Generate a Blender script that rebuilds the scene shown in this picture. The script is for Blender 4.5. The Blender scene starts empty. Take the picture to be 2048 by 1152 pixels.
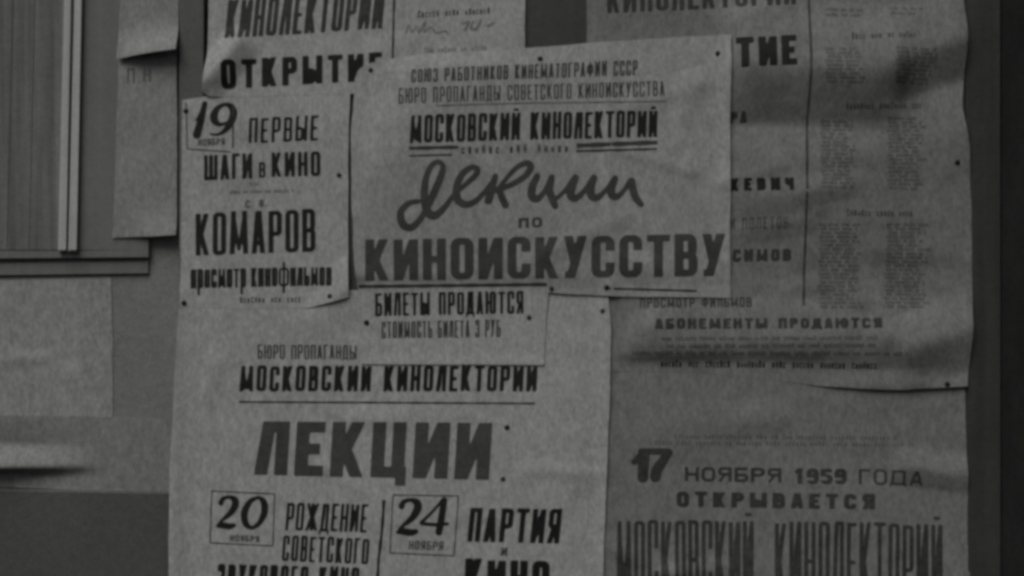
import bpy, math, random
import numpy as np
from mathutils import Vector

C = bpy.context.scene
COL = C.collection
# ------------------------------------------------------------------ camera, sky, sun, exposure
MM = 0.0008                      # one design unit (1/2048 of the picture width) is 0.8 mm on the wall
ZC = 1.55                        # height of the picture centre above the pavement
DIST = 2.275                     # camera to the plane of the posters (plane y = 0, towards camera = -y)
cam_d = bpy.data.cameras.new('camera'); cam = bpy.data.objects.new('camera', cam_d); COL.objects.link(cam)
cam.location = (0, -DIST, ZC); cam.rotation_euler = (math.radians(90), 0, 0)
cam_d.lens = 50; cam_d.sensor_width = 36; cam_d.clip_start = 0.05; cam_d.clip_end = 200
cam_d.dof.use_dof = False
C.camera = cam

SUN_EL, SUN_AZ = 55.0, -32.0      # degrees; azimuth measured from straight behind the camera towards the right
w = bpy.data.worlds.new('World'); C.world = w; w.use_nodes = True
nt = w.node_tree; nt.nodes.clear()
sky = nt.nodes.new('ShaderNodeTexSky'); sky.sky_type = 'NISHITA'; sky.sun_disc = False
sky.sun_elevation = math.radians(SUN_EL); sky.sun_rotation = math.radians(180 - SUN_AZ)
sky.dust_density = 4.0; sky.air_density = 1.0
hs = nt.nodes.new('ShaderNodeHueSaturation'); hs.inputs['Saturation'].default_value = 0.08   # black and white film, overcast sky
bg = nt.nodes.new('ShaderNodeBackground'); bg.inputs['Strength'].default_value = 0.05
wo = nt.nodes.new('ShaderNodeOutputWorld')
nt.links.new(sky.outputs[0], hs.inputs['Color']); nt.links.new(hs.outputs[0], bg.inputs[0]); nt.links.new(bg.outputs[0], wo.inputs[0])
sd = bpy.data.lights.new('sun', 'SUN'); sd.energy = 2.6; sd.angle = math.radians(38); sd.color = (1, 0.985, 0.96)
so = bpy.data.objects.new('sun', sd); COL.objects.link(so)
el, az = math.radians(SUN_EL), math.radians(SUN_AZ)
sdir = Vector((math.sin(az) * math.cos(el), -math.cos(az) * math.cos(el), math.sin(el)))
so.rotation_euler = sdir.to_track_quat('Z', 'Y').to_euler()

C.view_settings.view_transform = 'Standard'; C.view_settings.look = 'None'
C.view_settings.gamma = 1; C.view_settings.exposure = -1.3
C.cycles.pixel_filter_type = 'GAUSSIAN'; C.cycles.filter_width = 4.1     # the soft lens of an old film camera
rnd = random.Random(7)

# ------------------------------------------------------------------ materials
def nd(t, ty, **kw):
    n = t.nodes.new(ty)
    for k, v in kw.items(): setattr(n, k, v)
    return n
def material(name, base, vary=0.12, grain=0.10, stretch=(1, 1, 1), rough=0.85, bump=0.15, blotch=6.0, fibre=260.0, spec=0.25, streak=0.0):
    m = bpy.data.materials.new(name); m.use_nodes = True
    t = m.node_tree; t.nodes.clear(); L = t.links.new
    out = nd(t, 'ShaderNodeOutputMaterial'); b = nd(t, 'ShaderNodeBsdfPrincipled')
    L(b.outputs[0], out.inputs[0]); b.inputs['Roughness'].default_value = rough
    b.inputs['Specular IOR Level'].default_value = spec
    g = nd(t, 'ShaderNodeNewGeometry'); mp = nd(t, 'ShaderNodeMapping'); mp.inputs['Scale'].default_value = stretch
    L(g.outputs['Position'], mp.inputs[0])
    def noise(scale, detail, rg):
        n = nd(t, 'ShaderNodeTexNoise'); n.inputs['Scale'].default_value = scale; n.inputs['Detail'].default_value = detail
        n.inputs['Roughness'].default_value = rg; L(mp.outputs[0], n.inputs['Vector']); return n
    n1 = noise(blotch, 5, 0.6); n2 = noise(fibre, 3, 0.7); n3 = noise(fibre * 0.33, 2, 0.5)
    def mr(sock, amp):
        r = nd(t, 'ShaderNodeMapRange'); r.inputs['From Min'].default_value = 0.3; r.inputs['From Max'].default_value = 0.7
        r.inputs['To Min'].default_value = 1 - amp; r.inputs['To Max'].default_value = 1 + amp; L(sock, r.inputs[0]); return r.outputs[0]
    def mul(a, c):
        k = nd(t, 'ShaderNodeMath', operation='MULTIPLY'); L(a, k.inputs[0]); L(c, k.inputs[1]); return k.outputs[0]
    v = mul(mr(n1.outputs[0], vary), mul(mr(n2.outputs[0], grain), mr(n3.outputs[0], grain * 0.4)))
    if streak:
        mp2 = nd(t, 'ShaderNodeMapping'); mp2.inputs['Scale'].default_value = (1, 1, 0.03); L(g.outputs['Position'], mp2.inputs[0])
        n4 = nd(t, 'ShaderNodeTexNoise'); n4.inputs['Scale'].default_value = 70; n4.inputs['Detail'].default_value = 4; L(mp2.outputs[0], n4.inputs['Vector'])
        v = mul(v, mr(n4.outputs[0], streak))
    base = base if isinstance(base, tuple) else (base * 0.99, base, base * 0.985)
    vm = nd(t, 'ShaderNodeVectorMath', operation='SCALE'); vm.inputs[0].default_value = base; L(v, vm.inputs['Scale'])
    L(vm.outputs[0], b.inputs['Base Color'])
    if bump:
        bp = nd(t, 'ShaderNodeBump'); bp.inputs['Strength'].default_value = bump; bp.inputs['Distance'].default_value = 0.0015
        L(n3.outputs[0], bp.inputs['Height']); L(bp.outputs[0], b.inputs['Normal'])
    return m
PSX = (1, 1, 0.55)
M = {}
M['paper'] = material('poster_paper', 0.60, 0.06, 0.24, PSX, fibre=200.0)
M['paper_center'] = material('heavy_poster_paper', 0.52, 0.06, 0.24, PSX, fibre=200.0)
M['paper_dim'] = material('dim_poster_paper', 0.32, 0.10, 0.24, PSX, fibre=200.0)  # darker paper; the light's falloff towards the right is put into its tone
M['paper_low'] = material('lower_poster_paper', 0.33, 0.08, 0.24, PSX, fibre=200.0)
M['paper_note'] = material('note_paper', 0.42, 0.07, 0.22, PSX, fibre=200.0)
M['paper_blank'] = material('blank_sheet_paper', 0.47, 0.09, 0.24, PSX, fibre=200.0)
M['paper_strip'] = material('grey_strip_paper', 0.39, 0.09, 0.24, PSX, fibre=200.0)
M['ink_black'] = material('black_ink', 0.026, 0.35, 0.3, fibre=160, bump=0, rough=0.6)
M['ink_soft'] = material('worn_black_ink', 0.08, 0.3, 0.3, fibre=160, bump=0, rough=0.7)
M['ink_red'] = material('coloured_title_ink', 0.11, 0.18, 0.22, fibre=160, bump=0, rough=0.6)
M['ink_red_old'] = material('faded_title_ink', 0.065, 0.2, 0.25, fibre=160, bump=0, rough=0.6)
M['ink_old'] = material('faded_black_ink', 0.085, 0.25, 0.3, fibre=160, bump=0, rough=0.7)
M['ink_fine'] = material('fine_print_ink', 0.095, 0.25, 0.3, fibre=160, bump=0, rough=0.7)
M['ink_hand'] = material('pale_pencil_ink', 0.33, 0.2, 0.3, fibre=160, bump=0)
M['ink_grey'] = material('thin_grey_ink', 0.22, 0.2, 0.3, fibre=160, bump=0, rough=0.7)
M['ink_faint'] = material('faint_grey_ink', 0.15, 0.25, 0.3, fibre=160, bump=0, rough=0.7)
M['board'] = material('board_paint', 0.20, 0.12, 0.12, streak=0.08, rough=0.6, bump=0.3)
M['board_dark'] = material('board_dark_paint', 0.112, 0.15, 0.12, streak=0.08, rough=0.6, bump=0.3)
M['stile'] = material('dark_stile_paint', 0.085, 0.15, 0.12, streak=0.12, rough=0.6, bump=0.3)
M['door'] = material('varnished_door_wood', 0.25, 0.08, 0.16, streak=0.34, rough=0.55, bump=0.3)
M['stile_door'] = material('painted_door_wood', 0.28, 0.06, 0.09, streak=0.06, rough=0.6, bump=0.2)
M['bead'] = material('pale_bead_paint', 0.72, 0.08, 0.09, streak=0.08, rough=0.5, bump=0.2)
M['plaster'] = material('wall_plaster', 0.355, 0.10, 0.2, rough=0.95, bump=0.4, blotch=4)
M['dado'] = material('dado_paint', 0.155, 0.12, 0.2, rough=0.85, bump=0.3, blotch=5)
M['deep_shade'] = material('deep_shade_tone', 0.045, 0.3, 0.25, rough=0.9, bump=0.5, blotch=9)  # near black standing for shade, on the added return and behind the groove
M['tack'] = material('dark_tack_steel', 0.02, 0.2, 0.1, rough=0.45, bump=0, spec=0.4)
M['tack_old'] = material('rusty_tack_steel', 0.06, 0.3, 0.2, rough=0.7, bump=0, spec=0.3)

# ------------------------------------------------------------------ objects
def tag(o, label=None, cat=None, group=None, kind=None):
    for k, v in (('label', label), ('category', cat), ('group', group), ('kind', kind)):
        if v: o[k] = v
    return o
def link_mesh(name, V, F, mat, parent=None, smooth=False):
    me = bpy.data.meshes.new(name); me.from_pydata([tuple(v) for v in V], [], [tuple(f) for f in F])
    me.materials.append(M[mat]); me.update()
    if smooth: me.polygons.foreach_set('use_smooth', [True] * len(me.polygons))
    o = bpy.data.objects.new(name, me); COL.objects.link(o)
    if parent: o.parent = parent
    return o
def empty(name, px, py):
    o = bpy.data.objects.new(name, None); COL.objects.link(o); o.location = W(px, py, 20)
    o.empty_display_size = 0.05; return o
def W(px, py, d):
    """design units on the wall and depth in mm (20 = the poster plane) to metres"""
    return ((px - 1024) * MM, -(d - 20) / 1000.0, ZC + (576 - py) * MM)
def Wa(px, py, d):
    px, py, d = np.broadcast_arrays(np.asarray(px, float), np.asarray(py, float), np.asarray(d, float))
    return np.stack([(px - 1024) * MM, -(d - 20) / 1000.0, ZC + (576 - py) * MM], -1)
def add_parented(o, root):
    o.parent = root; o.matrix_parent_inverse = root.matrix_world.inverted(); return o
def fix(root, o):
    """child keeps its world place although its empty stands elsewhere"""
    o.parent = root; o.location = -Vector(root.location); return o

# a board with bevelled edges; quad = four design corners (tl, tr, br, bl), d0 back, d1 front
def slab(name, quad, d0, d1, mat, bev=2.0, nx=1, ny=1):
    q = [np.array(p, float) for p in quad]; c = sum(q) / 4
    def inset(p):
        v = c - p; return p + np.sign(v) * bev
    V = [W(p[0], p[1], d0) for p in q] + [W(p[0], p[1], d1 - bev * .8) for p in q]
    V += [W(*inset(p), d1) for p in q]
    F = [(0, 1, 2, 3), (11, 10, 9, 8)]
    for a in (0, 4):
        for i in range(4):
            j = (i + 1) % 4; F.append((a + j, a + i, a + i + 4, a + j + 4))
    return link_mesh(name, V, F, mat)

# ------------------------------------------------------------------ value noise and relief
def vnoise(x, y, seed):
    xi = np.floor(x).astype(int); yi = np.floor(y).astype(int); fx = x - xi; fy = y - yi
    fx = fx * fx * (3 - 2 * fx); fy = fy * fy * (3 - 2 * fy)
    def h(a, b):
        n = (a * 374761393 + b * 668265263 + seed * 974711) & 0x7fffffff
        n = ((n ^ (n >> 13)) * 1274126177) & 0x7fffffff
        return ((n ^ (n >> 16)) & 0xffff) / 65535.0 * 2 - 1
    return (h(xi, yi) * (1 - fx) + h(xi + 1, yi) * fx) * (1 - fy) + (h(xi, yi + 1) * (1 - fx) + h(xi + 1, yi + 1) * fx) * fy
def fbm(x, y, s, seed, o=3):
    r = 0; a = 1.0
    for i in range(o):
        r = r + a * vnoise(x / s + 17.3 * i, y / s + 5.1 * i, seed + i); s = s * 0.5; a *= 0.45
    return r
def blob(x, y, cx, cy, sx, sy, ang, amp):
    a = math.radians(ang); dx, dy = x - cx, y - cy
    u = dx * math.cos(a) + dy * math.sin(a); v = -dx * math.sin(a) + dy * math.cos(a)
    return amp * np.exp(-(u / sx) ** 2 - (v / sy) ** 2)
def crease(x, y, p, q, wa, wb, amp, fade=60):
    """a fold running from p to q, sharp at the line: decays over wa above it and wb below it"""
    px, py = p; qx, qy = q; L = math.hypot(qx - px, qy - py); ux, uy = (qx - px) / L, (qy - py) / L
    s = (x - px) * ux + (y - py) * uy; d = (x - px) * -uy + (y - py) * ux     # d > 0 below the line
    win = 1 / (1 + np.exp(-s / fade * 4)) * 1 / (1 + np.exp((s - L) / fade * 4))
    k = np.where(d > 0, np.abs(d) / wb, np.abs(d) / wa) / 1.6; k = np.sqrt(k * k + .03) - .11; q = 1 - k; sh = np.logaddexp(0, q * 45) / 45     # straight flanks, soft foot
    return amp * sh * win

# ------------------------------------------------------------------ paper sheets (Coons patch of four traced edges)
def edge(pts, n):
    p = np.array(pts, float); d = np.r_[0, np.cumsum(np.hypot(*np.diff(p, axis=0).T))]
    t = np.linspace(0, d[-1], n)
    return np.stack([np.interp(t, d, p[:, 0]), np.interp(t, d, p[:, 1])], -1)
def smooth_edge(e, k):
    if k <= 0: return e
    r = e.copy()
    for _ in range(k): r[1:-1] = (r[:-2] + 2 * r[1:-1] + r[2:]) / 4
    return r
def sheet_mesh(name, top, bottom, left, right, depth, mat, cell=5.0, thick=0.35, wob=0.8, seed=1):
    tl = np.hypot(*np.diff(np.array([top[0], top[-1]], float), axis=0)[0]); ll = np.hypot(*np.diff(np.array([left[0], left[-1]], float), axis=0)[0])
    nx = max(6, int(tl / cell)); ny = max(6, int(ll / cell))
    T, B, Lf, R = edge(top, nx), edge(bottom, nx), edge(left, ny), edge(right, ny)
    T, B, Lf, R = [smooth_edge(e, 3) for e in (T, B, Lf, R)]
    def wobble(e, ax, sd):
        n = len(e); win = np.minimum(1, np.minimum(np.arange(n), np.arange(n)[::-1]) / 4.0)
        e[:, ax] += wob * win * vnoise(np.arange(n) * cell / 38.0, np.zeros(n) + sd, sd)
    wobble(T, 1, seed); wobble(B, 1, seed + 1); wobble(Lf, 0, seed + 2); wobble(R, 0, seed + 3)
    u = np.linspace(0, 1, nx)[None, :, None]; v = np.linspace(0, 1, ny)[:, None, None]
    P = (1 - v) * T[None] + v * B[None] + (1 - u) * Lf[:, None] + u * R[:, None] \
        - ((1 - u) * (1 - v) * T[0] + u * (1 - v) * T[-1] + (1 - u) * v * B[0] + u * v * B[-1])
    x, y = P[..., 0], P[..., 1]; d = depth(x, y)
    Vf = Wa(x, y, d).reshape(-1, 3); Vb = Wa(x, y, d - thick).reshape(-1, 3); n = nx * ny
    i = np.arange(n).reshape(ny, nx); a, b, c, e = i[:-1, :-1].ravel(), i[:-1, 1:].ravel(), i[1:, 1:].ravel(), i[1:, :-1].ravel()
    F = np.concatenate([np.stack([e, c, b, a], -1), np.stack([a, b, c, e], -1) + n])
    ring = np.concatenate([i[0, :], i[1:, -1], i[-1, -2::-1], i[-2:0:-1, 0]])
    m = len(ring); k = np.arange(m); kn = np.roll(k, -1)          # the cut edge has its own vertices so that it shades sharply
    F = np.concatenate([F, np.stack([k, kn, kn + m, k + m], -1) + 2 * n])
    return link_mesh(name, np.concatenate([Vf, Vb, Vf[ring], Vb[ring]]), F, mat, smooth=True)

# ------------------------------------------------------------------ lettering: every glyph is a field cut out by marching squares
def rr(X, Y, x0, y0, x1, y1, r):
    cx, cy = (x0 + x1) / 2, (y0 + y1) / 2; r = max(0.0, min(r, (x1 - x0) / 2, (y1 - y0) / 2))
    qx = np.abs(X - cx) - (x1 - x0) / 2 + r; qy = np.abs(Y - cy) - (y1 - y0) / 2 + r
    return np.minimum(np.maximum(qx, qy), 0) + np.hypot(np.maximum(qx, 0), np.maximum(qy, 0)) - r
U = np.minimum; I = np.maximum
def glyph(ch, X, Y, w_, h, t, s):
    box = lambda x0, y0, x1, y1: rr(X, Y, x0, y0, x1, y1, 0)
    stem = lambda x: box(x, 0, x + t, h)
    bar = lambda y: box(0, y, w_, y + s)
    R = w_ * 0.37
    def ring(x0, y0, x1, y1, r=None):
        r = R if r is None else r
        return I(rr(X, Y, x0, y0, x1, y1, r), -rr(X, Y, x0 + t, y0 + s, x1 - t, y1 - s, max(r - t, 0.12 * t)))
    def diag(xb, yb, xt, yt, tt=None):
        tt = t if tt is None else tt; y0, y1 = min(yb, yt), max(yb, yt)
        xc = xb + (xt - xb) * (Y - yb) / (yt - yb); k = math.cos(math.atan2(abs(xt - xb), abs(yt - yb)))
        return I((np.abs(X - xc) - tt / 2) * k, I(y0 - Y, Y - y1))
    whole = box(0, 0, w_, h); E = 1e3; m = h * 0.5
    lr = lambda xs: rr(X, Y, 0, 0, w_, h, R)
    if ch == 'А': return I(U(U(diag(t / 2, 0, w_ / 2 - t * .1, h), diag(w_ - t / 2, 0, w_ / 2 + t * .1, h)), I(box(t * .6, h * .2, w_ - t * .6, h * .2 + s), whole)), whole)
    if ch == 'Б': return U(U(stem(0), box(0, h - s, w_ * .95, h)), ring(0, 0, w_, h * .58))
    if ch == 'В': return U(U(stem(0), ring(0, m - s / 2, w_ * .97, h)), ring(0, 0, w_, m + s / 2))
    if ch == 'Г': return U(stem(0), bar(h - s))
    if ch == 'Д': return U(U(U(I(diag(t * .75, 0, t * 1.0, h), whole), box(w_ - t * 1.25, 0, w_ - t * .25, h)), box(t * .5, h - s, w_ - t * .25, h)), U(box(-t * .1, 0, w_ + t * .1, s), U(box(-t * .1, -h * .12, t * .55, s), box(w_ - t * .5, -h * .12, w_ + t * .1, s))))
    if ch == 'Е': return U(U(stem(0), box(0, h - s, w_, h)), U(box(0, 0, w_, s), box(0, m - s / 2, w_ * .85, m + s / 2)))
    if ch == 'Ж':
        a = U(I(diag(t * .5, 0, w_ / 2 - t * .3, m), whole), I(diag(w_ / 2 - t * .3, m, t * .5, h), whole))
        b = U(diag(w_ - t * .5, 0, w_ / 2 + t * .3, m), diag(w_ / 2 + t * .3, m, w_ - t * .5, h))
        return U(U(a, b), box((w_ - t) / 2, 0, (w_ + t) / 2, h))
    if ch in 'З3':
        a = U(ring(0, m - s / 2, w_ * .97, h), ring(0, 0, w_, m + s / 2))
        return I(a, -box(-5, h * .3, w_ * .42, h * .7)) if ch == 'З' else I(a, -box(-5, h * .3, w_ * .42, h * .7))
    if ch in 'ИЙ':
        g = U(U(stem(0), stem(w_ - t)), I(diag(t * .55, 0, w_ - t * .55, h, min(t, (w_ - t) * .55)), whole))
        return U(g, box(w_ * .2, h * 1.06, w_ * .8, h * 1.06 + s * .9)) if ch == 'Й' else g
    if ch == 'К': return U(stem(0), I(U(diag(w_ - t * .55, 0, t * .95, h * .56), diag(t * .95, h * .44, w_ - t * .6, h)), whole))
    if ch == 'Л': return U(U(I(diag(t * .45, 0, t * .95, h), whole), stem(w_ - t)), box(t * .5, h - s, w_, h))
    if ch == 'М': return U(U(I(diag(t / 2, 0, t * .75, h), whole), I(diag(w_ - t / 2, 0, w_ - t * .75, h), whole)), I(U(diag(w_ / 2, h * .08, t * .7, h, t * .62), diag(w_ / 2, h * .08, w_ - t * .7, h, t * .62)), whole))
    if ch == 'Н': return U(U(stem(0), stem(w_ - t)), bar(m - s / 2))
    if ch == 'О' or ch == '0': return ring(0, 0, w_, h)
    if ch == 'П': return U(U(stem(0), stem(w_ - t)), bar(h - s))
    if ch == 'Р': return U(stem(0), ring(0, h * .4, w_, h))
    if ch == 'С': return I(ring(0, 0, w_, h), -box(w_ * .5, h * .36, w_ + 5, h * .64))
    if ch == 'Т': return U(box((w_ - t) / 2, 0, (w_ + t) / 2, h), bar(h - s))
    if ch == 'У': return I(U(U(diag(w_ * .5, h * .30, t / 2, h), diag(w_ * .30, 0, w_ - t / 2, h)), box(w_ * .06, 0, w_ * .34, s)), rr(X, Y, 0, 0, w_, h, 0))
    if ch == 'Ф': return U(ring(0, h * .2, w_, h * .85), box((w_ - t) / 2, 0, (w_ + t) / 2, h))
    if ch == 'Х': return I(U(diag(t / 2, 0, w_ - t / 2, h), diag(w_ - t / 2, 0, t / 2, h)), whole)
    if ch == 'Ц': return U(U(U(stem(0), box(w_ - t * 1.15, 0, w_ - t * .15, h)), box(0, 0, w_, s)), box(w_ - t * .8, -h * .14, w_, s))
    if ch == 'Ч': return U(stem(w_ - t), I(rr(X, Y, 0, h * .38, w_, h * 1.5, R), U(I(-rr(X, Y, t, h * .38 + s, w_ - t, h * 1.5, max(R - t, .1)), Y - h), Y - h * .38 - s * 0)))
    if ch == 'Ш': return U(U(stem(0), stem(w_ - t)), U(box((w_ - t) / 2, 0, (w_ + t) / 2, h), bar(0)))
    if ch == 'Ь': return U(stem(0), ring(0, 0, w_, h * .56))
    if ch == 'Ы':
        k = w_ * .70
        return U(U(stem(0), I(rr(X, Y, 0, 0, k, h * .56, k * .42), -rr(X, Y, t, s, k - t, h * .56 - s, 0.1 * t))), stem(w_ - t))
    if ch == 'Ю': return U(U(stem(0), box(0, m - s / 2, w_ * .45, m + s / 2)), ring(w_ * .38, 0, w_, h))
    if ch == 'Я': return U(U(stem(w_ - t), ring(0, h * .42, w_, h)), I(diag(t * .5, 0, w_ * .5, h * .5), whole))
    if ch == '1': return U(box((w_ - t) / 2, 0, (w_ + t) / 2, h), I(diag(w_ * .1, h * .68, w_ * .5, h), whole))
    if ch == '5': return U(U(box(0, h - s, w_ * .95, h), box(0, m, t, h)), I(ring(0, 0, w_, h * .62), -box(-5, h * .24, w_ * .5, h * .5)))
    if ch == '7': return U(bar(h - s), I(diag(w_ * .35, 0, w_ - t * .6, h), whole))
    if ch == '9': return U(ring(0, h * .42, w_, h), I(ring(0, 0, w_, h), -box(-5, h * .24, w_ * .5, h * .42)) if True else 0)
    if ch == '.': return box(0, 0, t, s)
    if ch in 'рв':    # small letters: р hangs below the line
        if ch == 'р': return U(box(0, -h * .28, t, h * .76), ring(0, 0, w_, h * .76))
        return glyph('В', X, Y, w_, h * .76, t, s)
    low = dict(п='П', о='О', с='С', м='М', т='Т', к='К', и='И', н='Н', л='Л', ь='Ь')
    if ch in low: return glyph(low[ch], X, Y, w_, h * .76, t, s)
    if ch == 'ф': return U(ring(0, 0, w_, h * .76), box((w_ - t) / 2, -h * .28, (w_ + t) / 2, h))
    return whole
WID = dict(М=1.38, Ш=1.45, Ж=1.55, Ы=1.35, Ю=1.5, Ф=1.35, Д=1.15, ф=1.8, м=1.3)
WID['.'] = 0.35; WID['1'] = 0.8; WID['И'] = 1.06; WID['Ц'] = 1.08; WID['К'] = 1.03; WID['Г'] = .85; WID['Е'] = .88

def march(field, x0, y0, cell, run=6):
    """field sampled at nodes (rows = y), returns 2-D vertices and faces of the inside (field < 0)"""
    V = []; idx = {}; F = []
    ny, nx = field.shape; ins = field < 0
    def node(i, j):
        k = (i, j, 0)
        if k not in idx: idx[k] = len(V); V.append((x0 + j * cell, y0 + i * cell))
        return idx[k]
    def cut(i, j, i2, j2):
        k = (i, j, i2, j2) if (i, j) < (i2, j2) else (i2, j2, i, j)
        if k not in idx:
            a, b = field[k[0], k[1]], field[k[2], k[3]]; f = a / (a - b); f = min(max(f, .02), .98)
            idx[k] = len(V); V.append((x0 + (k[1] + (k[3] - k[1]) * f) * cell, y0 + (k[0] + (k[2] - k[0]) * f) * cell))
        return idx[k]
    for i in range(ny - 1):
        row = ins[i, :-1].astype(int) + ins[i, 1:] + ins[i + 1, 1:] + ins[i + 1, :-1]
        j = 0
        while j < nx - 1:
            if row[j] == 0: j += 1; continue
            cs = [(i, j), (i, j + 1), (i + 1, j + 1), (i + 1, j)]
            poly = []
            for k in range(4):
                a, b = cs[k], cs[(k + 1) % 4]
                if ins[a]: poly.append(node(*a))
                if ins[a] != ins[b]: poly.append(cut(*a, *b))
            if len(poly) >= 3: F.append(poly)
            j += 1
    return V, F
_cache = {}
def glyph_poly(ch, gw, gh, t, s, cell):
    key = (ch, round(gw, 1), round(gh, 1), round(t, 1), round(s, 1), round(cell, 2))
    if key not in _cache:
        x0, y0 = -3 * cell - t * .2, -gh * .3 - 3 * cell; nx = int((gw + t * .4) / cell) + 8; ny = int(gh * 1.6 / cell) + 8
        X, Y = np.meshgrid(x0 + np.arange(nx) * cell, y0 + np.arange(ny) * cell)
        f = glyph(ch, X, Y, gw, gh, t, s)
        V, F = march(f + 1e-4, x0, y0, cell)
        _cache[key] = (np.array(V).reshape(-1, 2), F)
    return _cache[key]

INK = 0.2    # mm the ink sheet lies above the paper
class Sheet:
    def __init__(self, name, label, cat, depth, mat, edges, group=None, at=(0, 0), **kw):
        depth0 = depth; depth = lambda x, y: np.where(x < 425, np.maximum(depth0(x, y), 18.0), depth0(x, y)) if mat == 'paper' else depth0(x, y)
        self.depth = depth
        self.o = sheet_mesh(name, *edges, depth, mat, **kw); tag(self.o, label, cat, group)
    def put(self, name, P, F, mat, label=None):
        P = np.asarray(P, float); d = self.depth(P[:, 0], P[:, 1]) + INK
        o = link_mesh(name, Wa(P[:, 0], P[:, 1], d), F, mat); o.parent = self.o
        if label: o['label'] = label
        return o
    def text(self, name, s, bl, br, hl, hr=None, t=0.30, gap=0.28, slant=0.0, mat='ink_black', sv=0.82, label=None, cell=None, space=0.7, jit=0.02, weight=1.0):
        """bl, br: baseline ends; hl, hr: cap height at either end; t: stem as a share of a letter's width; gap likewise"""
        hr = hl if hr is None else hr
        us = [(c, WID.get(c, 1.0) if c != ' ' else space) for c in s]
        tot = sum(u for c, u in us) + gap * (len(us) - 1)
        L = math.hypot(br[0] - bl[0], br[1] - bl[1]); unit = L / tot; H = (hl + hr) / 2
        T = unit * t * weight * 1.18; S = min(T * sv, H * .24); cell = cell or max(1.1, min(T / 2.6, H / 9, 2.6))
        cur = 0; PV = []; PF = []; n = 0; rs = random.Random(len(s) * 31 + int(bl[0]))
        for c, u in us:
            if c != ' ':
                gw = unit * u; V, F = glyph_poly(c, gw, H, T, S, cell)
                if len(F):
                    f = (cur + V[:, 0]) / L; hh = hl + (hr - hl) * f; yy = V[:, 1] / H * hh * (1 + rs.uniform(-jit, jit)) + rs.uniform(-jit, jit) * H * .5
                    x = bl[0] + (br[0] - bl[0]) * f + slant * yy; y = bl[1] + (br[1] - bl[1]) * f - yy
                    PV.append(np.stack([x, y], -1)); PF += [[k + n for k in q] for q in F]; n += len(V)
            cur += unit * (u + gap)
        return self.put(name, np.concatenate(PV), PF, mat, label)
    def ribbon(self, name, pts, wid, mat, label=None, seg=12.0):
        """a printed rule along pts"""
        V = []; F = []; n = 0
        for a, b in zip(pts[:-1], pts[1:]):
            a = np.array(a, float); b = np.array(b, float); L = np.hypot(*(b - a)); k = max(1, int(L / seg)); u = (b - a) / L; nn = np.array([-u[1], u[0]])
            for i in range(k + 1):
                p = a + u * L * i / k; wv = wid * (1 + 0.18 * math.sin(i * 1.7 + a[0])); V += [p + nn * wv / 2, p - nn * wv / 2]
            for i in range(k): q = n + 2 * i; F.append((q, q + 1, q + 3, q + 2))
            n = len(V)
        return self.put(name, V, F, mat, label)
    def small(self, name, lines, mat, h, dens=0.8, seed=3, label=None, rag=True, tall=0.0):
        """lines of print too small to read: words made of short letter strokes"""
        r = random.Random(seed); V = []; F = []
        for (x0, y0, x1, y1) in lines:
            L = x1 - x0; x = 0.0; lw = h * 0.42; k = 0; word = r.randint(4, 9)
            end = L * (r.uniform(.72, 1.0) if rag else 1)
            while x < end - lw:
                word -= 1
                if word <= 0: x += lw * 2.0; word = r.randint(3, 9); continue
                f = x / L; hh = h * (r.uniform(.68, .85) if r.random() < .8 else 1.0) * (1.0 if k else 1 + tall); k += 1
                bx, by = x0 + x, y0 + (y1 - y0) * f; n = len(V); typ = r.random()
                if typ < .3:  q = [(0, 0, .8, hh)]
                elif typ < .65: q = [(0, 0, .3, hh), (.55, 0, .85, hh), (.3, hh * .35, .55, hh * .62)]
                else: q = [(0, 0, .32, hh), (.32, hh * .7, .85, hh), (.32, 0, .85, hh * .28)]
                for (a, b, c, e) in q:
                    n = len(V)
                    V += [(bx + a * lw, by - b), (bx + c * lw, by - b), (bx + c * lw, by - e), (bx + a * lw, by - e)]; F.append((n, n + 1, n + 2, n + 3))
                x += lw * (1.18 / dens)
        o = self.put(name, V, F, mat, label); o['kind'] = 'stuff'; return o
    def brush(self, name, strokes, mat, label=None, cell=1.6):
        """strokes: lists of (x, y, radius), drawn as a smooth curve"""
        segs = []
        for st in strokes:
            p = np.array(st, float); q = [p[0]] + list(p) + [p[-1]]; out = []
            for i in range(1, len(q) - 2):
                p0, p1, p2, p3 = q[i - 1], q[i], q[i + 1], q[i + 2]
                for t_ in np.linspace(0, 1, 7)[:-1]:
                    out.append(0.5 * ((2 * p1) + (-p0 + p2) * t_ + (2 * p0 - 5 * p1 + 4 * p2 - p3) * t_ ** 2 + (-p0 + 3 * p1 - 3 * p2 + p3) * t_ ** 3))
            out.append(p[-1]); segs.append(np.array(out))
        allp = np.concatenate(segs); x0, y0 = allp[:, 0].min() - 14, allp[:, 1].min() - 14
        nx = int((allp[:, 0].max() + 14 - x0) / cell) + 1; ny = int((allp[:, 1].max() + 14 - y0) / cell) + 1
        X, Y = np.meshgrid(x0 + np.arange(nx) * cell, y0 + np.arange(ny) * cell); f = np.full(X.shape, 1e3)
        for s_ in segs:
            for a, b in zip(s_[:-1], s_[1:]):
                d = b[:2] - a[:2]; dd = max(d @ d, 1e-6); t_ = np.clip(((X - a[0]) * d[0] + (Y - a[1]) * d[1]) / dd, 0, 1)
                f = np.minimum(f, np.hypot(X - a[0] - d[0] * t_, Y - a[1] - d[1] * t_) - (a[2] + (b[2] - a[2]) * t_) * (1.32 if name == 'script_title' else 1.1))
        V, F = march(f + 1e-4, x0, y0, cell)
        return self.put(name, V, [q[::-1] for q in F], mat, label)
    def box(self, name, tl, tr, br, bl, wid, mat):
        return self.ribbon(name, [tl, tr, br, bl, tl], wid, mat)

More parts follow.
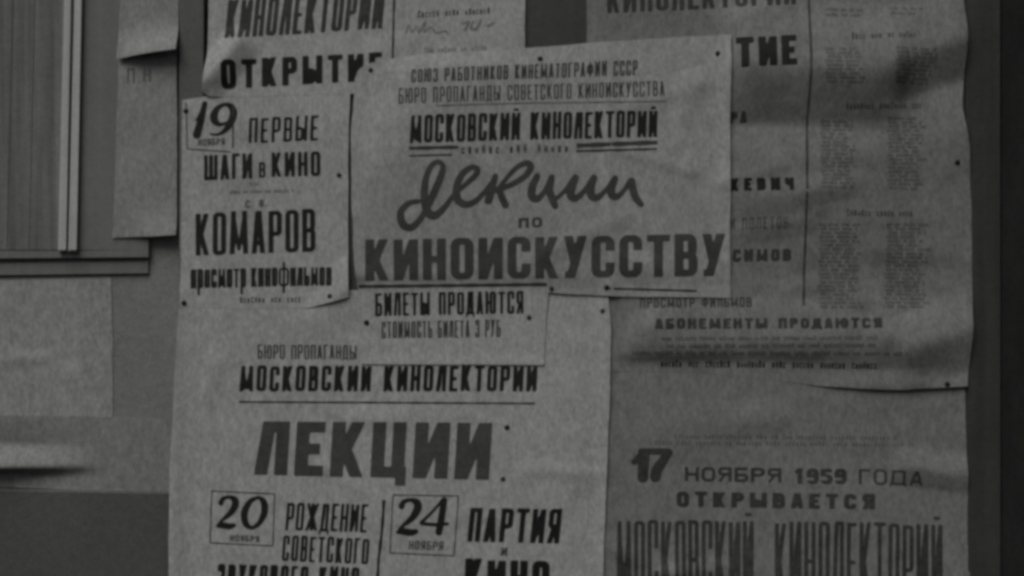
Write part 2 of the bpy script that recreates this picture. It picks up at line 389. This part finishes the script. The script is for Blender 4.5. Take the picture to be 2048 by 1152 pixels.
def tack(px, py, d, label, mat='tack', r=4.2, tilt=0.0):
    prof = [(0.0, 2.0), (r * .45, 1.8), (r * .8, 1.15), (r, .35), (r * .96, 0.0), (.7, -.1), (.5, -3.0), (0.0, -4.5)]
    V = []; F = []; n = 14
    for (rad, z) in prof:
        for k in range(n):
            a = 2 * math.pi * k / n; V.append((rad * math.cos(a) / 1000 , -(z + rad * math.sin(a) * tilt) / 1000, rad * math.sin(a) / 1000))
    for i in range(len(prof) - 1):
        for k in range(n): F.append((i * n + k, i * n + (k + 1) % n, (i + 1) * n + (k + 1) % n, (i + 1) * n + k))
    o = link_mesh('thumbtack', V, F, mat, smooth=True); o.location = W(px, py, d + .3)
    return tag(o, label, 'thumbtack', 'thumbtacks holding the posters')

# ================================================================== the wall, the door, the board
tag(slab('wall', [(-1500, -1300), (2600, -1300), (2600, 2600), (-1500, 2600)], -160, 0, 'plaster', 1), kind='structure')
tag(slab('dado', [(-1500, 955), (356, 986), (356, 2600), (-1500, 2600)], 1, 9, 'dado', 4), kind='structure')
o = slab('shading_return', [(2005, -1300), (2900, -1300), (2900, 2600), (2005, 2600)], 2, 300, 'deep_shade', 6); tag(o, kind='structure')  # added wall return darkening the right; its near black colour stands for shade

door = empty('wooden_door', 60, 515)
tag(door, 'grained wooden door at the left with two pale vertical beads and a bottom rail', 'door')
def dpart(name, quad, d0, d1, mat, bev=1.5): return fix(door, slab(name, quad, d0, d1, mat, bev))
# grained boards between the left edge and the beads
bx = [-398, -308, -218, -128, -40, 44, 88, 148]
for a, b in zip(bx[:-1], bx[1:]):
    dpart('plank', [(a + .3, -900), (b - .3, -900), (b - 33.3, 500), (a - 32.7, 500)], 2, 12, 'door', .8)
dpart('bead', [(149, -900), (162, -900), (129, 503), (116, 503)], 2, 21, 'bead', 3.5)
dpart('bead', [(170, -900), (184, -900), (150, 503), (136, 503)], 2, 21, 'bead', 3.5)
dpart('stile', [(187, -900), (300, -900), (294, 498.8), (153, 501.5)], 2, 11, 'stile_door', .15)
dpart('bottom_rail', [(-420, 502), (294, 499), (294, 514), (-420, 520)], 2, 11, 'stile_door', .15)
dpart('weather_bar', [(-420, 531), (292, 523), (292, 547), (-420, 556)], 1, 5, 'stile_door', 1.0)

board = empty('display_board', 1150, 2000)
tag(board, 'dark wooden display board on the wall with all the film posters tacked to it', 'board')
def bpart(name, quad, d0, d1, mat, bev=1.5, label=None):
    o = fix(board, slab(name, quad, d0, d1, mat, bev))
    if label: o['label'] = label
bpart('groove_shade', [(360, -900), (1990, -900), (1996, 2300), (358, 2300)], .5, 1.6, 'deep_shade', .3)  # dark sheet added behind the groove so that it reads as black shade
bpart('frame_stile', [(358, -900), (408, -900), (405, 2300), (356, 2300)], 1.8, 17.2, 'board', 1.5)
bpart('backing_panel', [(420, -900), (1700, -900), (1700, 2300), (418, 2300)], 1.8, 14.5, 'board_dark', 1.0)
bpart('backing_panel', [(1702, -900), (1930, -900), (1936, 2300), (1702, 2300)], 1.8, 14.5, 'board_dark', 1.0)
bpart('frame_stile', [(1931, -900), (2002, -900), (2004, 2300), (1937, 2300)], 1.8, 17.5, 'stile', 2.0, 'dark stile at the right edge of the board')

def wrinkles(x, y, seed, box, n, amp):
    rs = random.Random(seed); r = 0 * x
    for _ in range(n):
        cx, cy = rs.uniform(box[0], box[2]), rs.uniform(box[1], box[3]); a = rs.choice((rs.gauss(0, .35), rs.gauss(1.5, .4), rs.uniform(0, 3.14))); L = rs.uniform(60, 200)
        p = (cx - L / 2 * math.cos(a), cy - L / 2 * math.sin(a)); q = (cx + L / 2 * math.cos(a), cy + L / 2 * math.sin(a))
        r = r + crease(x, y, p, q, rs.uniform(9, 26), rs.uniform(9, 26), amp * rs.uniform(-.5, 1.5), 22)
    return r
# ================================================================== relief of every sheet
def smax(a, b, k=1.2):
    return k * np.logaddexp(a / k, b / k)
def sig(x): return 1 / (1 + np.exp(-x))
def d_note_low(x, y): return 13.0 + 9 * np.exp(-((y - 480) / 45.0) ** 2) * sig((x - 285) / 22) + .5 * fbm(x, y, 90, 31)
def d_note_top(x, y):
    yb = 118 - (x - 235) * .13
    return 15.5 + 21 * np.exp(-((y - yb - 6) / 40.0) ** 2) * sig((x - 262) / 20) + .5 * fbm(x, y, 80, 37)
def d_blank(x, y): return 1.3 + .3 * fbm(x, y, 170, 41) + wrinkles(x, y, 14, (0, 620, 180, 800), 6, 1.1)
def d_strip(x, y):
    lip = np.clip((205 - x) / 205, 0, 1.4)
    return 2.2 + .4 * fbm(x, y, 150, 43) + crease(x, y, (-600, 932), (190, 936), 24, 8, 26, 60) * lip + (8 * (.35 + .65 * np.clip(lip, 0, 1))) * (1 - sig((y - 876) / 15.0)) * sig((210 - x) / 25.0)
def d_E(x, y):   # lower right
    r = 17.4 + wrinkles(x, y, 5, (1230, 780, 1930, 1150), 16, 1.6) + .6 * fbm(x, y, 150, 51) + .35 * fbm(x, y, 38, 52)
    r += crease(x, y, (1600, 868), (1800, 880), 30, 25, 1.2) + crease(x, y, (1790, 930), (1960, 955), 26, 22, 7.5, 30)
    r += blob(x, y, 1400, 850, 190, 50, -8, 3.0) + blob(x, y, 1640, 990, 160, 60, 20, 2.0)
    return r
def d_B(x, y):   # upper right, badly cockled
    r = 18.5 + wrinkles(x, y, 6, (1480, 0, 1930, 720), 22, 2.2) + 1.2 * fbm(x, y, 150, 61) + .45 * fbm(x, y, 42, 62)
    on = sig((x - 1455) / 14.0)
    r += on * crease(x, y, (1430, 132), (1800, 146), 80, 66, 27.0, 50) + on * crease(x, y, (1430, 320), (1790, 316), 42, 130, 11.0, 50)
    r += on * crease(x, y, (1770, 128), (1950, 66), 62, 46, 19, 50)
    r += on * crease(x, y, (1800, 300), (1960, 250), 60, 60, 8, 40)
    r += on * blob(x, y, 1545, 395, 90, 50, 0, 6.0) + on * blob(x, y, 1830, 420, 90, 110, 30, 4.0)
    low = sig((x - 1262) / 20.0)
    r += crease(x, y, (1200, 690), (1880, 676), 50, 34, 9, 60) * low
    r += crease(x, y, (1790, 712), (1960, 650), 44, 46, 13.0, 35)
    r += blob(x, y, 1300, 652, 60, 30, -35, 5.0) * low
    wgt = sig((y - 718) / 4.0) * sig((1655 - x) / 20.0); r = r * (1 - wgt) + (d_E(x, y) + .2) * wgt
    lf = sig((1236 - x) / 5.0) * sig((y - 585) / 8.0); r = r * (1 - lf) + 17.6 * lf
    r += 4.5 * np.exp(-((y - 775) / 22.0) ** 2) * sig((x - 1660) / 22)
    return r
def d_A(x, y):
    r = 19.5 + wrinkles(x, y, 7, (420, 0, 1040, 150), 12, 1.4) + .8 * fbm(x, y, 160, 71) + .25 * fbm(x, y, 40, 72)
    r += crease(x, y, (400, 178), (490, 72), 22, 26, 11.0, 26)
    w_ = sig((y - 168) / 4.0) * sig((x - 440) / 14.0) * sig((720 - x) / 10.0)
    return r * (1 - w_) + (d_C(x, y) + .2) * w_
def d_C(x, y):
    r = 19.2 + wrinkles(x, y, 8, (380, 220, 680, 560), 12, 1.3) + .8 * fbm(x, y, 140, 81) + .25 * fbm(x, y, 36, 82)
    r += crease(x, y, (620, 640), (730, 545), 34, 26, 7.0, 24) + blob(x, y, 640, 250, 60, 90, 8, 1.5)
    wgt = sig((y - 570) / 6.0) * sig((640 - x) / 18.0)
    return r * (1 - wgt) + (d_F(x, y) + .2) * wgt
def d_F(x, y):
    r = 18.2 + wrinkles(x, y, 9, (370, 660, 1200, 1140), 20, 1.4) + 1.0 * fbm(x, y, 210, 91) + .22 * fbm(x, y, 46, 92)
    r += blob(x, y, 1150, 860, 60, 240, 0, 2.5) + 4.0 * np.exp(-((x - 1220) / 22.0) ** 2) + 5 * np.exp(-((x - 345) / 24.0) ** 2)
    r += crease(x, y, (590, 650), (720, 590), 20, 40, 2.5, 30)
    return r
def under(x, y): return smax(smax(d_A(x, y), d_B(x, y)), d_C(x, y))
def d_D(x, y):
    r = smax(smax(under(x, y), d_F(x, y)), 19.8 + .8 * fbm(x, y, 260, 101) + .22 * fbm(x, y, 45, 102), .4) + .4
    wb = sig((y - 562) / 7.0); r = r * (1 - wb) + (np.maximum(d_B(x, y), d_F(x, y)) + .2) * wb
    up = sig(((x - 765) * .95 + (y - 225) * .32) / 20.0)                 # the upper left side is bent back to the board
    r += 19.0 * up * np.exp(-(np.maximum(x - 800, 0) / 330.0) ** 2) * np.exp(-(np.maximum(y - 230, 0) / 210.0) ** 2) * np.exp(-(np.maximum(150 - y, 0) / 60.0) ** 2) + 5.0 * np.exp(-((x - 1462) / 20.0) ** 2) * sig((430 - y) / 60)
    r += blob(x, y, 1130, 350, 300, 230, 0, 7.0) + wrinkles(x, y, 10, (740, 130, 1440, 540), 18, 1.5)
    return r
def d_G(x, y): return np.maximum(d_D(x, y), d_F(x, y)) + .12 + .08 * (1 + fbm(x, y, 90, 111)) + 1.2 * np.exp(-((y - 730) / 16.0) ** 2)

def strip(xa, ya, xb, yb): return [(xa, ya), (xb, yb)]
# ================================================================== the plain sheets on the left
Sheet('note_sheet', 'small grey note with a lifted lower edge, at the top left beside the board', 'note', d_note_top, 'paper_note',
      ([(243, -40), (356, -40)], [(233, 118), (290, 110), (356, 101)], [(243, -40), (233, 118)], [(356, -40), (356, 101)]), group='blank notes left of the board', seed=11)
n2 = Sheet('note_sheet', 'long plain note hanging below the small one, left of the board, its bottom edge lifting', 'note', d_note_low, 'paper_note',
      ([(236, 88), (352, 84)], [(222, 476), (352, 470)], [(236, 88), (230, 300), (222, 476)], [(352, 84), (352, 470)]), group='blank notes left of the board', seed=15)
n2.text('printed_heading', 'П.Н', (252, 166), (300, 163), 30, t=.22, gap=.35, mat='ink_note' if 'ink_note' in M else 'ink_grey')
Sheet('blank_sheet', 'large blank pale sheet pasted on the wall below the door', 'paper', d_blank, 'paper_blank',
      ([(-420, 566), (216, 556)], [(-420, 846), (0, 842), (219, 838)], [(-420, 566), (-420, 846)], [(216, 556), (220, 700), (219, 838)]), seed=19)
Sheet('paper_strip', 'long grey paper strip under the blank sheet, buckled into a bright fold at the left', 'paper', d_strip, 'paper_strip',
      ([(-420, 832), (60, 832), (338, 838)], [(-420, 962), (0, 977), (170, 984), (338, 994)], [(-420, 832), (-420, 962)], [(338, 838), (340, 900), (338, 994)]), seed=20)

# ================================================================== lower right poster
E = Sheet('film_poster', 'lowest poster on the right, with the large 17 and very tall narrow title letters', 'poster', d_E, 'paper_low',
      ([(1130, 660), (1930, 660)], [(1130, 1320), (1942, 1320)], [(1130, 660), (1130, 1320)], [(1930, 660), (1934, 900), (1940, 1152), (1942, 1320)]), group='film lecture posters on the board', seed=23)
E.small('small_print', [(1350, 877, 1800, 880), (1310, 890, 1830, 894)], 'ink_faint', 9, dens=.6, seed=5, rag=False)
E.brush('printed_date', [[(1269, 924, 6), (1284, 910, 7), (1292, 905, 7)], [(1286, 955, 10), (1287, 930, 10), (1290, 910, 9)], [(1282, 903, 5.5), (1300, 903, 6), (1334, 903, 6)],
                         [(1338, 905, 7), (1324, 925, 9), (1314, 940, 10), (1311, 954, 10)]], 'ink_old', 'bold number 17')
E.text('printed_line', 'НОЯБРЯ', (1370, 963), (1563, 965), 29, t=.17, gap=.16, mat='ink_old', weight=1.2)
E.text('printed_year', '1959', (1590, 968), (1694, 968), 31, t=.34, gap=.12, mat='ink_old')
E.text('printed_line', 'ГОДА', (1718, 969), (1846, 972), 31, t=.18, gap=.22, mat='ink_old')
E.text('printed_line', 'ОТКРЫВАЕТСЯ', (1353, 1014), (1750, 1019), 31, t=.36, gap=.42, mat='ink_old')
E.text('printed_title', 'МОСКОВСКИЙ', (1233, 1196), (1508, 1202), 156, 158, t=.32, gap=.22, mat='ink_old', sv=.9)
E.text('printed_title', 'КИНОЛЕКТОРИЙ', (1550, 1202), (1886, 1208), 160, 160, t=.31, gap=.24, mat='ink_old', sv=.9)

# ================================================================== upper right poster
B = Sheet('film_poster', 'wrinkled darker poster at the upper right with long columns of small print', 'poster', d_B, 'paper_dim',
      ([(1174, -60), (1922, -60)], [(1174, 742), (1400, 745), (1640, 772), (1800, 780), (1934, 772)], [(1174, -60), (1172, 742)],
       [(1922, -60), (1930, 60), (1929, 160), (1923, 215), (1938, 300), (1940, 360), (1943, 420), (1945, 600), (1940, 690), (1934, 772)]), group='film lecture posters on the board', seed=27)
B.text('printed_title', 'КИНОЛЕКТОРИЙ', (1214, 26), (1592, 10), 80, t=.34, gap=.28, mat='ink_old')
B.text('printed_headline', 'ОТКРЫТИЕ', (1238, 148), (1589, 134), 61, t=.38, gap=.24, mat='ink_black')
B.ribbon('column_rule', [(1618, -60), (1617, 120), (1612, 300), (1610, 450), (1607, 612)], 5, 'ink_old')
B.text('printed_line', 'УРА', (1440, 249), (1494, 246), 24, t=.36, gap=.3, mat='ink_old')
B.text('printed_name', 'КЕВИЧ', (1458, 383), (1585, 381), 26, t=.40, gap=.5, mat='ink_black')
B.text('printed_line', 'И ПОЛЕТОВ', (1458, 460), (1575, 457), 24, t=.3, gap=.3, mat='ink_faint')
B.text('printed_name', 'СИМОВ', (1465, 524), (1582, 522), 25, t=.36, gap=.35, mat='ink_old')
B.text('printed_line', 'ПРОСМОТР ФИЛЬМОВ', (1280, 616), (1503, 614), 20, t=.33, gap=.3, mat='ink_old', weight=.9)
B.text('printed_headline', 'АБОНЕМЕНТЫ ПРОДАЮТСЯ', (1308, 658), (1762, 656), 21, t=.36, gap=.25, mat='ink_old')
B.small('small_print', [(1322, 681, 1752, 679), (1332, 696, 1750, 694), (1265, 709, 1812, 711)], 'ink_old', 8.5, seed=8, rag=False)
B.small('bold_small_print', [(1322, 734, 1756, 738)], 'ink_black', 14, dens=.95, seed=9, rag=False)
cols = []
def para(x0, x1, y0, y1, step=8.2):
    y = y0; k = 0; s = []
    while y < y1: s.append((x0 + (k % 3) * 2 - (y - y0) * .01, y, x1, y + 1)); y += step; k += 1
    return s
B.small('small_print', [(1652, 22, 1745, 25), (1652, 33, 1730, 36), (1780, 20, 1862, 22), (1780, 30, 1850, 32)] +
        para(1646, 1728, 104, 172) + para(1782, 1878, 104, 172), 'ink_fine', 6.6, seed=12, label='upper programme columns')
B.small('small_print', para(1640, 1712, 246, 384) + para(1774, 1856, 240, 384), 'ink_fine', 6.6, seed=13, label='middle programme columns')
B.small('small_print', para(1638, 1732, 452, 618) + para(1770, 1862, 452, 618), 'ink_fine', 6.6, seed=14, label='lower programme columns')
for a in ((1700, 82, 1836, 77), (1690, 220, 1846, 217), (1692, 432, 1830, 433)):
    B.small('programme_heading', [a], 'ink_old', 11.5, seed=int(a[1]), rag=False, tall=.5)

# ================================================================== upper left poster
A = Sheet('film_poster', 'upper left poster, headed by slanted tall letters, its lower left corner bent over', 'poster', d_A, 'paper',
      ([(417, -60), (1050, -60)], [(404, 178), (412, 192), (440, 195), (700, 188), (1049, 170)], [(417, -60), (415, 110), (404, 178)], [(1050, -60), (1049, 170)]), group='film lecture posters on the board', seed=31)
A.text('printed_title', 'КИНОЛЕКТОРИЙ', (449, 78), (764, 57), 78, t=.33, gap=.22, slant=.10, mat='ink_soft', weight=1.1)
A.text('printed_headline', 'ОТКРЫТИЕ', (443, 179), (764, 160), 58, 56, t=.37, gap=.34, mat='ink_black')
A.ribbon('column_rule', [(790, -60), (787, 40), (784, 190)], 5, 'ink_old')
A.small('programme_heading', [(836, 35, 992, 26)], 'ink_soft', 12, seed=41, rag=False, tall=.3)
A.small('programme_heading', [(850, 106, 975, 100)], 'ink_grey', 10, seed=43, rag=False, tall=.4)
A.brush('handwritten_figures', [[(812, 66, 2), (818, 50, 2), (824, 64, 2), (834, 52, 2), (838, 66, 2), (850, 44, 2.2), (848, 64, 2), (862, 54, 2), (872, 66, 1.6), (890, 62, 1.6), (896, 68, 1.2)],
        [(926, 48, 2.2), (938, 44, 2.4), (930, 60, 2.4)], [(946, 44, 2.4), (942, 58, 2.4), (954, 56, 2), (962, 40, 2.2), (952, 60, 2)], [(976, 52, 2.4), (988, 46, 2.4)]], 'ink_hand', cell=1.3)

# ================================================================== lower left poster
Fp = Sheet('film_poster', 'big pale poster at the lower left with large dark title and dates 20 and 24', 'poster', d_F, 'paper',
      ([(366, 590), (700, 580), (1216, 588)], [(332, 1320), (1200, 1320)], [(366, 590), (358, 620), (349, 760), (340, 950), (338, 1152), (332, 1320)],
       [(1216, 588), (1222, 660), (1219, 800), (1213, 950), (1206, 1152), (1200, 1320)]), group='film lecture posters on the board', seed=35)
Fp.text('printed_line', 'БЮРО ПРОПАГАНДЫ', (515, 718), (713, 719), 29, t=.32, gap=.26, mat='ink_soft', weight=.9)
Fp.text('printed_headline', 'МОСКОВСКИЙ КИНОЛЕКТОРИИ', (478, 783), (1073, 783), 52, t=.36, gap=.28, mat='ink_black', slant=.05)
Fp.ribbon('printed_rule', [(478, 804), (700, 805), (1070, 807)], 4, 'ink_soft')
Fp.text('printed_title', 'ЛЕКЦИИ', (508, 950), (978, 960), 107, 114, t=.345, gap=.20, slant=.06, mat='ink_red', sv=.82, jit=.006, label='largest dark title')
def figures(sh, x, y, sc, which, **kw):
    """bold italic figures, drawn stroke by stroke in a box one unit high"""
    G = {'1': ([[(.44, .02, .07), (.34, .45, .09), (.22, .88, .105)], [(.20, .48, .02), (.32, .30, .04), (.42, .08, .05)]], .50),
         '9': ([[(.60, .52, .03), (.38, .60, .05), (.22, .50, .09), (.20, .34, .10), (.30, .14, .07), (.50, .04, .05), (.66, .10, .08), (.74, .28, .10), (.66, .55, .095), (.48, .78, .06), (.28, .88, .035), (.10, .86, .025)]], .80),
         '2': ([[(.20, .22, .075), (.26, .10, .06), (.44, .05, .05), (.60, .12, .09), (.62, .28, .10), (.48, .52, .08), (.20, .76, .04), (.10, .90, .04)], [(.10, .90, .045), (.24, .88, .085), (.44, .91, .085), (.58, .88, .06)]], .66),
         '0': ([[(.66, .05, .04), (.42, .16, .07), (.24, .48, .095), (.26, .80, .09), (.44, .95, .055), (.66, .82, .07), (.82, .50, .095), (.80, .20, .09), (.66, .05, .04)]], .98),
         '4': ([[(.62, .04, .04), (.36, .35, .035), (.06, .64, .045)], [(.06, .67, .045), (.40, .70, .045), (.74, .68, .04)], [(.66, .06, .075), (.60, .45, .085), (.52, .90, .085)]], .78)}
    st = []; cx = 0
    for c in which:
        ss, adv = G[c]
        for q in ss: st.append([(x + (cx + a) * sc, y + b * sc, r * sc) for a, b, r in q])
        cx += adv
    return sh.brush('printed_date', st, 'ink_black', 'bold italic figures ' + which, cell=1.2)
figures(Fp, 428, 991, 68, '20')
figures(Fp, 788, 996, 76, '24')
Fp.box('date_box', (423, 982), (549, 988), (546, 1092), (420, 1086), 2.6, 'ink_soft')
Fp.box('date_box', (786, 990), (917, 992), (908, 1112), (780, 1106), 2.6, 'ink_soft')
Fp.text('printed_month', 'НОЯБРЯ', (460, 1083), (519, 1085), 13, t=.3, gap=.25, mat='ink_soft', cell=1.1)
Fp.text('printed_month', 'НОЯБРЯ', (817, 1099), (886, 1101), 18, t=.28, gap=.3, slant=.1, mat='ink_soft', cell=1.1)
Fp.text('printed_line', 'РОЖДЕНИЕ', (570, 1061), (733, 1065), 56, t=.34, gap=.24, slant=.08, mat='ink_black', weight=.95)
Fp.text('printed_line', 'СОВЕТСКОГО', (563, 1122), (736, 1129), 52, t=.36, gap=.28, slant=.07, mat='ink_black', weight=.95)
Fp.text('printed_line', 'ЗВУКОВОГО КИНО', (432, 1180), (716, 1186), 52, t=.36, gap=.30, slant=.07, mat='ink_black')
Fp.ribbon('column_rule', [(768, 1000), (764, 1060), (757, 1120), (753, 1200)], 6, 'ink_black')
Fp.text('printed_line', 'ПАРТИЯ', (934, 1083), (1118, 1088), 68, 70, t=.36, gap=.24, slant=.10, mat='ink_black')
Fp.text('printed_line', 'И', (1001, 1112), (1013, 1112), 17, t=.3, slant=.15, mat='ink_soft', cell=1.1)
Fp.text('printed_line', 'КИНО', (928, 1190), (1098, 1194), 72, t=.38, gap=.24, slant=.03, mat='ink_black')

# ================================================================== left poster with the date 19
Cp = Sheet('film_poster', 'narrow poster at the left with a boxed 19 in its upper corner', 'poster', d_C, 'paper',
      ([(364, 200), (560, 168), (699, 168)], [(360, 612), (480, 618), (620, 616), (697, 594)], [(364, 200), (362, 400), (360, 612)], [(700, 168), (697, 300), (696, 450), (698, 594)]), group='film lecture posters on the board', seed=39)
figures(Cp, 378, 206, 72, '19')
Cp.ribbon('date_box', [(372, 206), (375, 298)], 2.6, 'ink_soft'); Cp.ribbon('date_box', [(375, 298), (462, 304)], 2.6, 'ink_soft')
Cp.ribbon('date_box', [(467, 208), (466, 296)], 3.2, 'ink_soft')
Cp.text('printed_month', 'НОЯБРЯ', (396, 292), (450, 290), 14, t=.3, gap=.25, mat='ink_soft', cell=1.1)
Cp.text('printed_line', 'ПЕРВЫЕ', (497, 287), (636, 281), 51, 50, t=.30, gap=.34, slant=.04, mat='ink_black')
Cp.text('printed_line', 'ШАГИ', (408, 361), (505, 357), 51, t=.34, gap=.24, mat='ink_black')
Cp.text('printed_line', 'в', (518, 355), (531, 355), 40, t=.32, mat='ink_black', cell=1.2)
Cp.text('printed_line', 'КИНО', (543, 354), (641, 352), 50, t=.34, gap=.30, mat='ink_black')
Cp.small('small_print', [(500, 372, 522, 371)], 'ink_grey', 8, seed=51, rag=False)
Cp.small('small_print', [(460, 388, 590, 384)], 'ink_soft', 7, seed=52, rag=False)
Cp.text('printed_line', 'С. В.', (491, 416), (534, 413), 15, t=.3, gap=.4, mat='ink_soft', cell=1.1)
Cp.text('printed_name', 'КОМАРОВ', (391, 512), (631, 503), 85, 85, t=.33, gap=.24, mat='ink_black', sv=.8)
Cp.text('printed_line', 'просмотр кинофильмов', (381, 577), (664, 571), 50, t=.38, gap=.16, mat='ink_black', space=.5, weight=.95)
Cp.small('small_print', [(480, 606, 608, 604)], 'ink_soft', 12, seed=53, rag=False)

# ================================================================== the large central poster
D = Sheet('film_poster', 'large central poster with the handwritten script title above a row of big block letters', 'poster', d_D, 'paper_center',
      ([(716, 142), (732, 128), (800, 116), (1000, 102), (1180, 87), (1330, 76), (1440, 70), (1459, 72)], [(715, 572), (900, 580), (1100, 586), (1210, 592), (1461, 596)],
       [(716, 142), (709, 185), (703, 260), (704, 400), (709, 520), (714, 572)], [(1459, 72), (1460, 130), (1458, 300), (1459, 450), (1461, 596)]), group='film lecture posters on the board', seed=43)
D.text('printed_line', 'СОЮЗ РАБОТНИКОВ КИНЕМАТОГРАФИИ СССР', (824, 169), (1274, 152), 27, 31, t=.31, gap=.34, mat='ink_soft', slant=.02, weight=1.05)
D.text('printed_line', 'БЮРО ПРОПАГАНДЫ СОВЕТСКОГО КИНОИСКУССТВА', (799, 211), (1328, 193), 31, 30, t=.31, gap=.36, mat='ink_soft', weight=.9)
D.ribbon('printed_rule', [(872, 215), (1050, 209), (1330, 204)], 3, 'ink_grey')
D.text('printed_headline', 'МОСКОВСКИЙ КИНОЛЕКТОРИЙ', (821, 289), (1313, 275), 56, 54, t=.36, gap=.22, mat='ink_black', slant=.03)
D.ribbon('printed_rule', [(820, 299), (918, 297)], 7, 'ink_soft'); D.ribbon('printed_rule', [(820, 314), (905, 312)], 4, 'ink_soft')
D.small('small_print', [(924, 310, 1140, 306)], 'ink_soft', 17, dens=.62, seed=61, rag=False)
D.ribbon('printed_rule', [(1152, 293), (1314, 286)], 9, 'ink_soft'); D.ribbon('printed_rule', [(1152, 304), (1313, 299)], 5, 'ink_soft')
r1, r2, r3 = 6.2, 4.4, 3.0
D.brush('script_title', [
    [(838, 404, 3.6), (818, 408, 4.2), (803, 425, 5.4), (806, 448, 6.2), (822, 456, 5.6), (840, 441, 4.6), (856, 415, 4.8), (870, 385, 5.6), (884, 352, 5.2), (887, 334, 4.2),
     (878, 326, 3.8), (864, 334, 4.2), (853, 360, 5.0), (850, 395, 6.0), (856, 424, 6.6), (870, 432, 6.0), (888, 418, 4.6), (908, 392, 3.6), (930, 372, 3.6), (952, 352, 4.4), (955, 340, 4.4),
     (942, 337, 4.2), (924, 352, 5.0), (914, 376, 5.8), (916, 400, 6.0), (932, 410, 5.4), (952, 403, 4.4), (970, 384, 3.6), (984, 366, 3.2)],
    [(991, 354, 4.2), (984, 378, 5.8), (977, 402, 6.2)],
    [(992, 384, 3.0), (1010, 362, 3.4), (1032, 338, 3.8), (1052, 328, 4.6), (1061, 335, 5.2), (1052, 352, 4.6), (1028, 368, 4.2), (1002, 381, 4.2), (1004, 396, 5.4), (1011, 411, 5.4)],
    [(1074, 354, 5.0), (1065, 374, 6.0), (1063, 392, 6.4), (1074, 399, 5.2), (1090, 382, 3.8), (1103, 356, 4.6), (1098, 380, 6.0), (1104, 398, 5.8), (1110, 413, 4.8)],
    [(1110, 399, 3.4), (1128, 384, 3.2), (1150, 356, 4.8), (1143, 376, 6.0), (1141, 392, 6.4), (1152, 397, 5.2), (1170, 380, 3.8), (1187, 356, 4.8), (1181, 376, 6.0), (1182, 392, 6.4), (1194, 396, 5.0), (1212, 380, 3.6),
     (1229, 358, 4.8), (1222, 376, 6.0), (1223, 391, 6.2), (1234, 394, 4.6), (1248, 380, 3.6), (1262, 362, 4.8), (1265, 380, 5.8), (1271, 397, 5.8), (1281, 409, 4.6)]],
    'ink_red', 'brush script title word')
D.text('printed_line', 'ПО', (1037, 457), (1084, 455), 20, t=.26, gap=.3, mat='ink_soft', cell=1.2)
D.text('printed_title', 'КИНОИСКУССТВУ', (731, 562), (1450, 552), 82, 85, t=.335, gap=.19, mat='ink_red', sv=.74, jit=.008, label='row of big block letters', weight=1.0)
D.ribbon('printed_rule', [(1218, 577), (1394, 582)], 4.5, 'ink_old')

# ================================================================== the ticket strip below it
G = Sheet('ticket_strip', 'small paper strip with two lines about tickets, tacked under the central poster', 'notice', d_G, 'paper',
      ([(716, 566), (1098, 566)], [(722, 728), (1088, 730)], [(716, 566), (719, 640), (722, 728)], [(1098, 566), (1092, 650), (1088, 730)]), seed=47, wob=.4)
G.ribbon('printed_rule', [(718, 573), (1094, 569)], 7, 'ink_soft')
G.text('printed_line', 'БИЛЕТЫ ПРОДАЮТСЯ', (750, 633), (1047, 627), 47, 45, t=.36, gap=.26, mat='ink_black', weight=.95)
G.text('printed_line', 'СТОИМОСТЬ БИЛЕТА 3 РУБ', (763, 677), (1001, 674), 34, 35, t=.36, gap=.30, mat='ink_soft', weight=.95)

# ================================================================== thumbtacks
T = [(372, 222, d_C, 'thumbtack at the boxed 19, upper left corner of the narrow left poster', 'tack'),
     (678, 350, d_C, 'thumbtack half way down the right edge of the narrow left poster', 'tack_old'),
     (368, 606, d_C, 'thumbtack in the bottom left corner of the narrow left poster', 'tack'),
     (660, 592, d_C, 'thumbtack in the bottom right corner of the narrow left poster', 'tack_old'),
     (742, 141, d_D, 'thumbtack in the curled upper left corner of the central poster', 'tack_old'),
     (1080, 120, d_D, 'thumbtack in the middle of the top edge of the central poster', 'tack'),
     (1435, 108, d_D, 'thumbtack in the upper right corner of the central poster', 'tack'),
     (1213, 575, d_D, 'thumbtack at the left end of the short rule under the block letters', 'tack'),
     (1103, 577, d_D, 'thumbtack just off the right end of the ticket strip rule', 'tack_old'),
     (733, 645, d_G, 'thumbtack at the left of the ticket strip', 'tack'),
     (1058, 635, d_G, 'thumbtack at the right of the ticket strip', 'tack_old'),
     (1205, 622, d_F, 'thumbtack in the upper right corner of the big lower left poster', 'tack_old'),
     (1014, 855, d_F, 'upper thumbtack right of the largest dark title', 'tack'),
     (1006, 958, d_F, 'lower thumbtack right of the largest dark title', 'tack_old'),
     (1913, 325, d_B, 'thumbtack on the right edge of the wrinkled poster, beside its middle columns', 'tack'),
     (1893, 768, d_B, 'thumbtack at the bottom right corner of the wrinkled poster', 'tack')]
for px, py, df, lab, mt in T:
    tack(px, py, float(df(np.array([float(px)]), np.array([float(py)]))[0]), lab, mt, r=4.0 if mt == 'tack_old' else 4.4, tilt=.08)
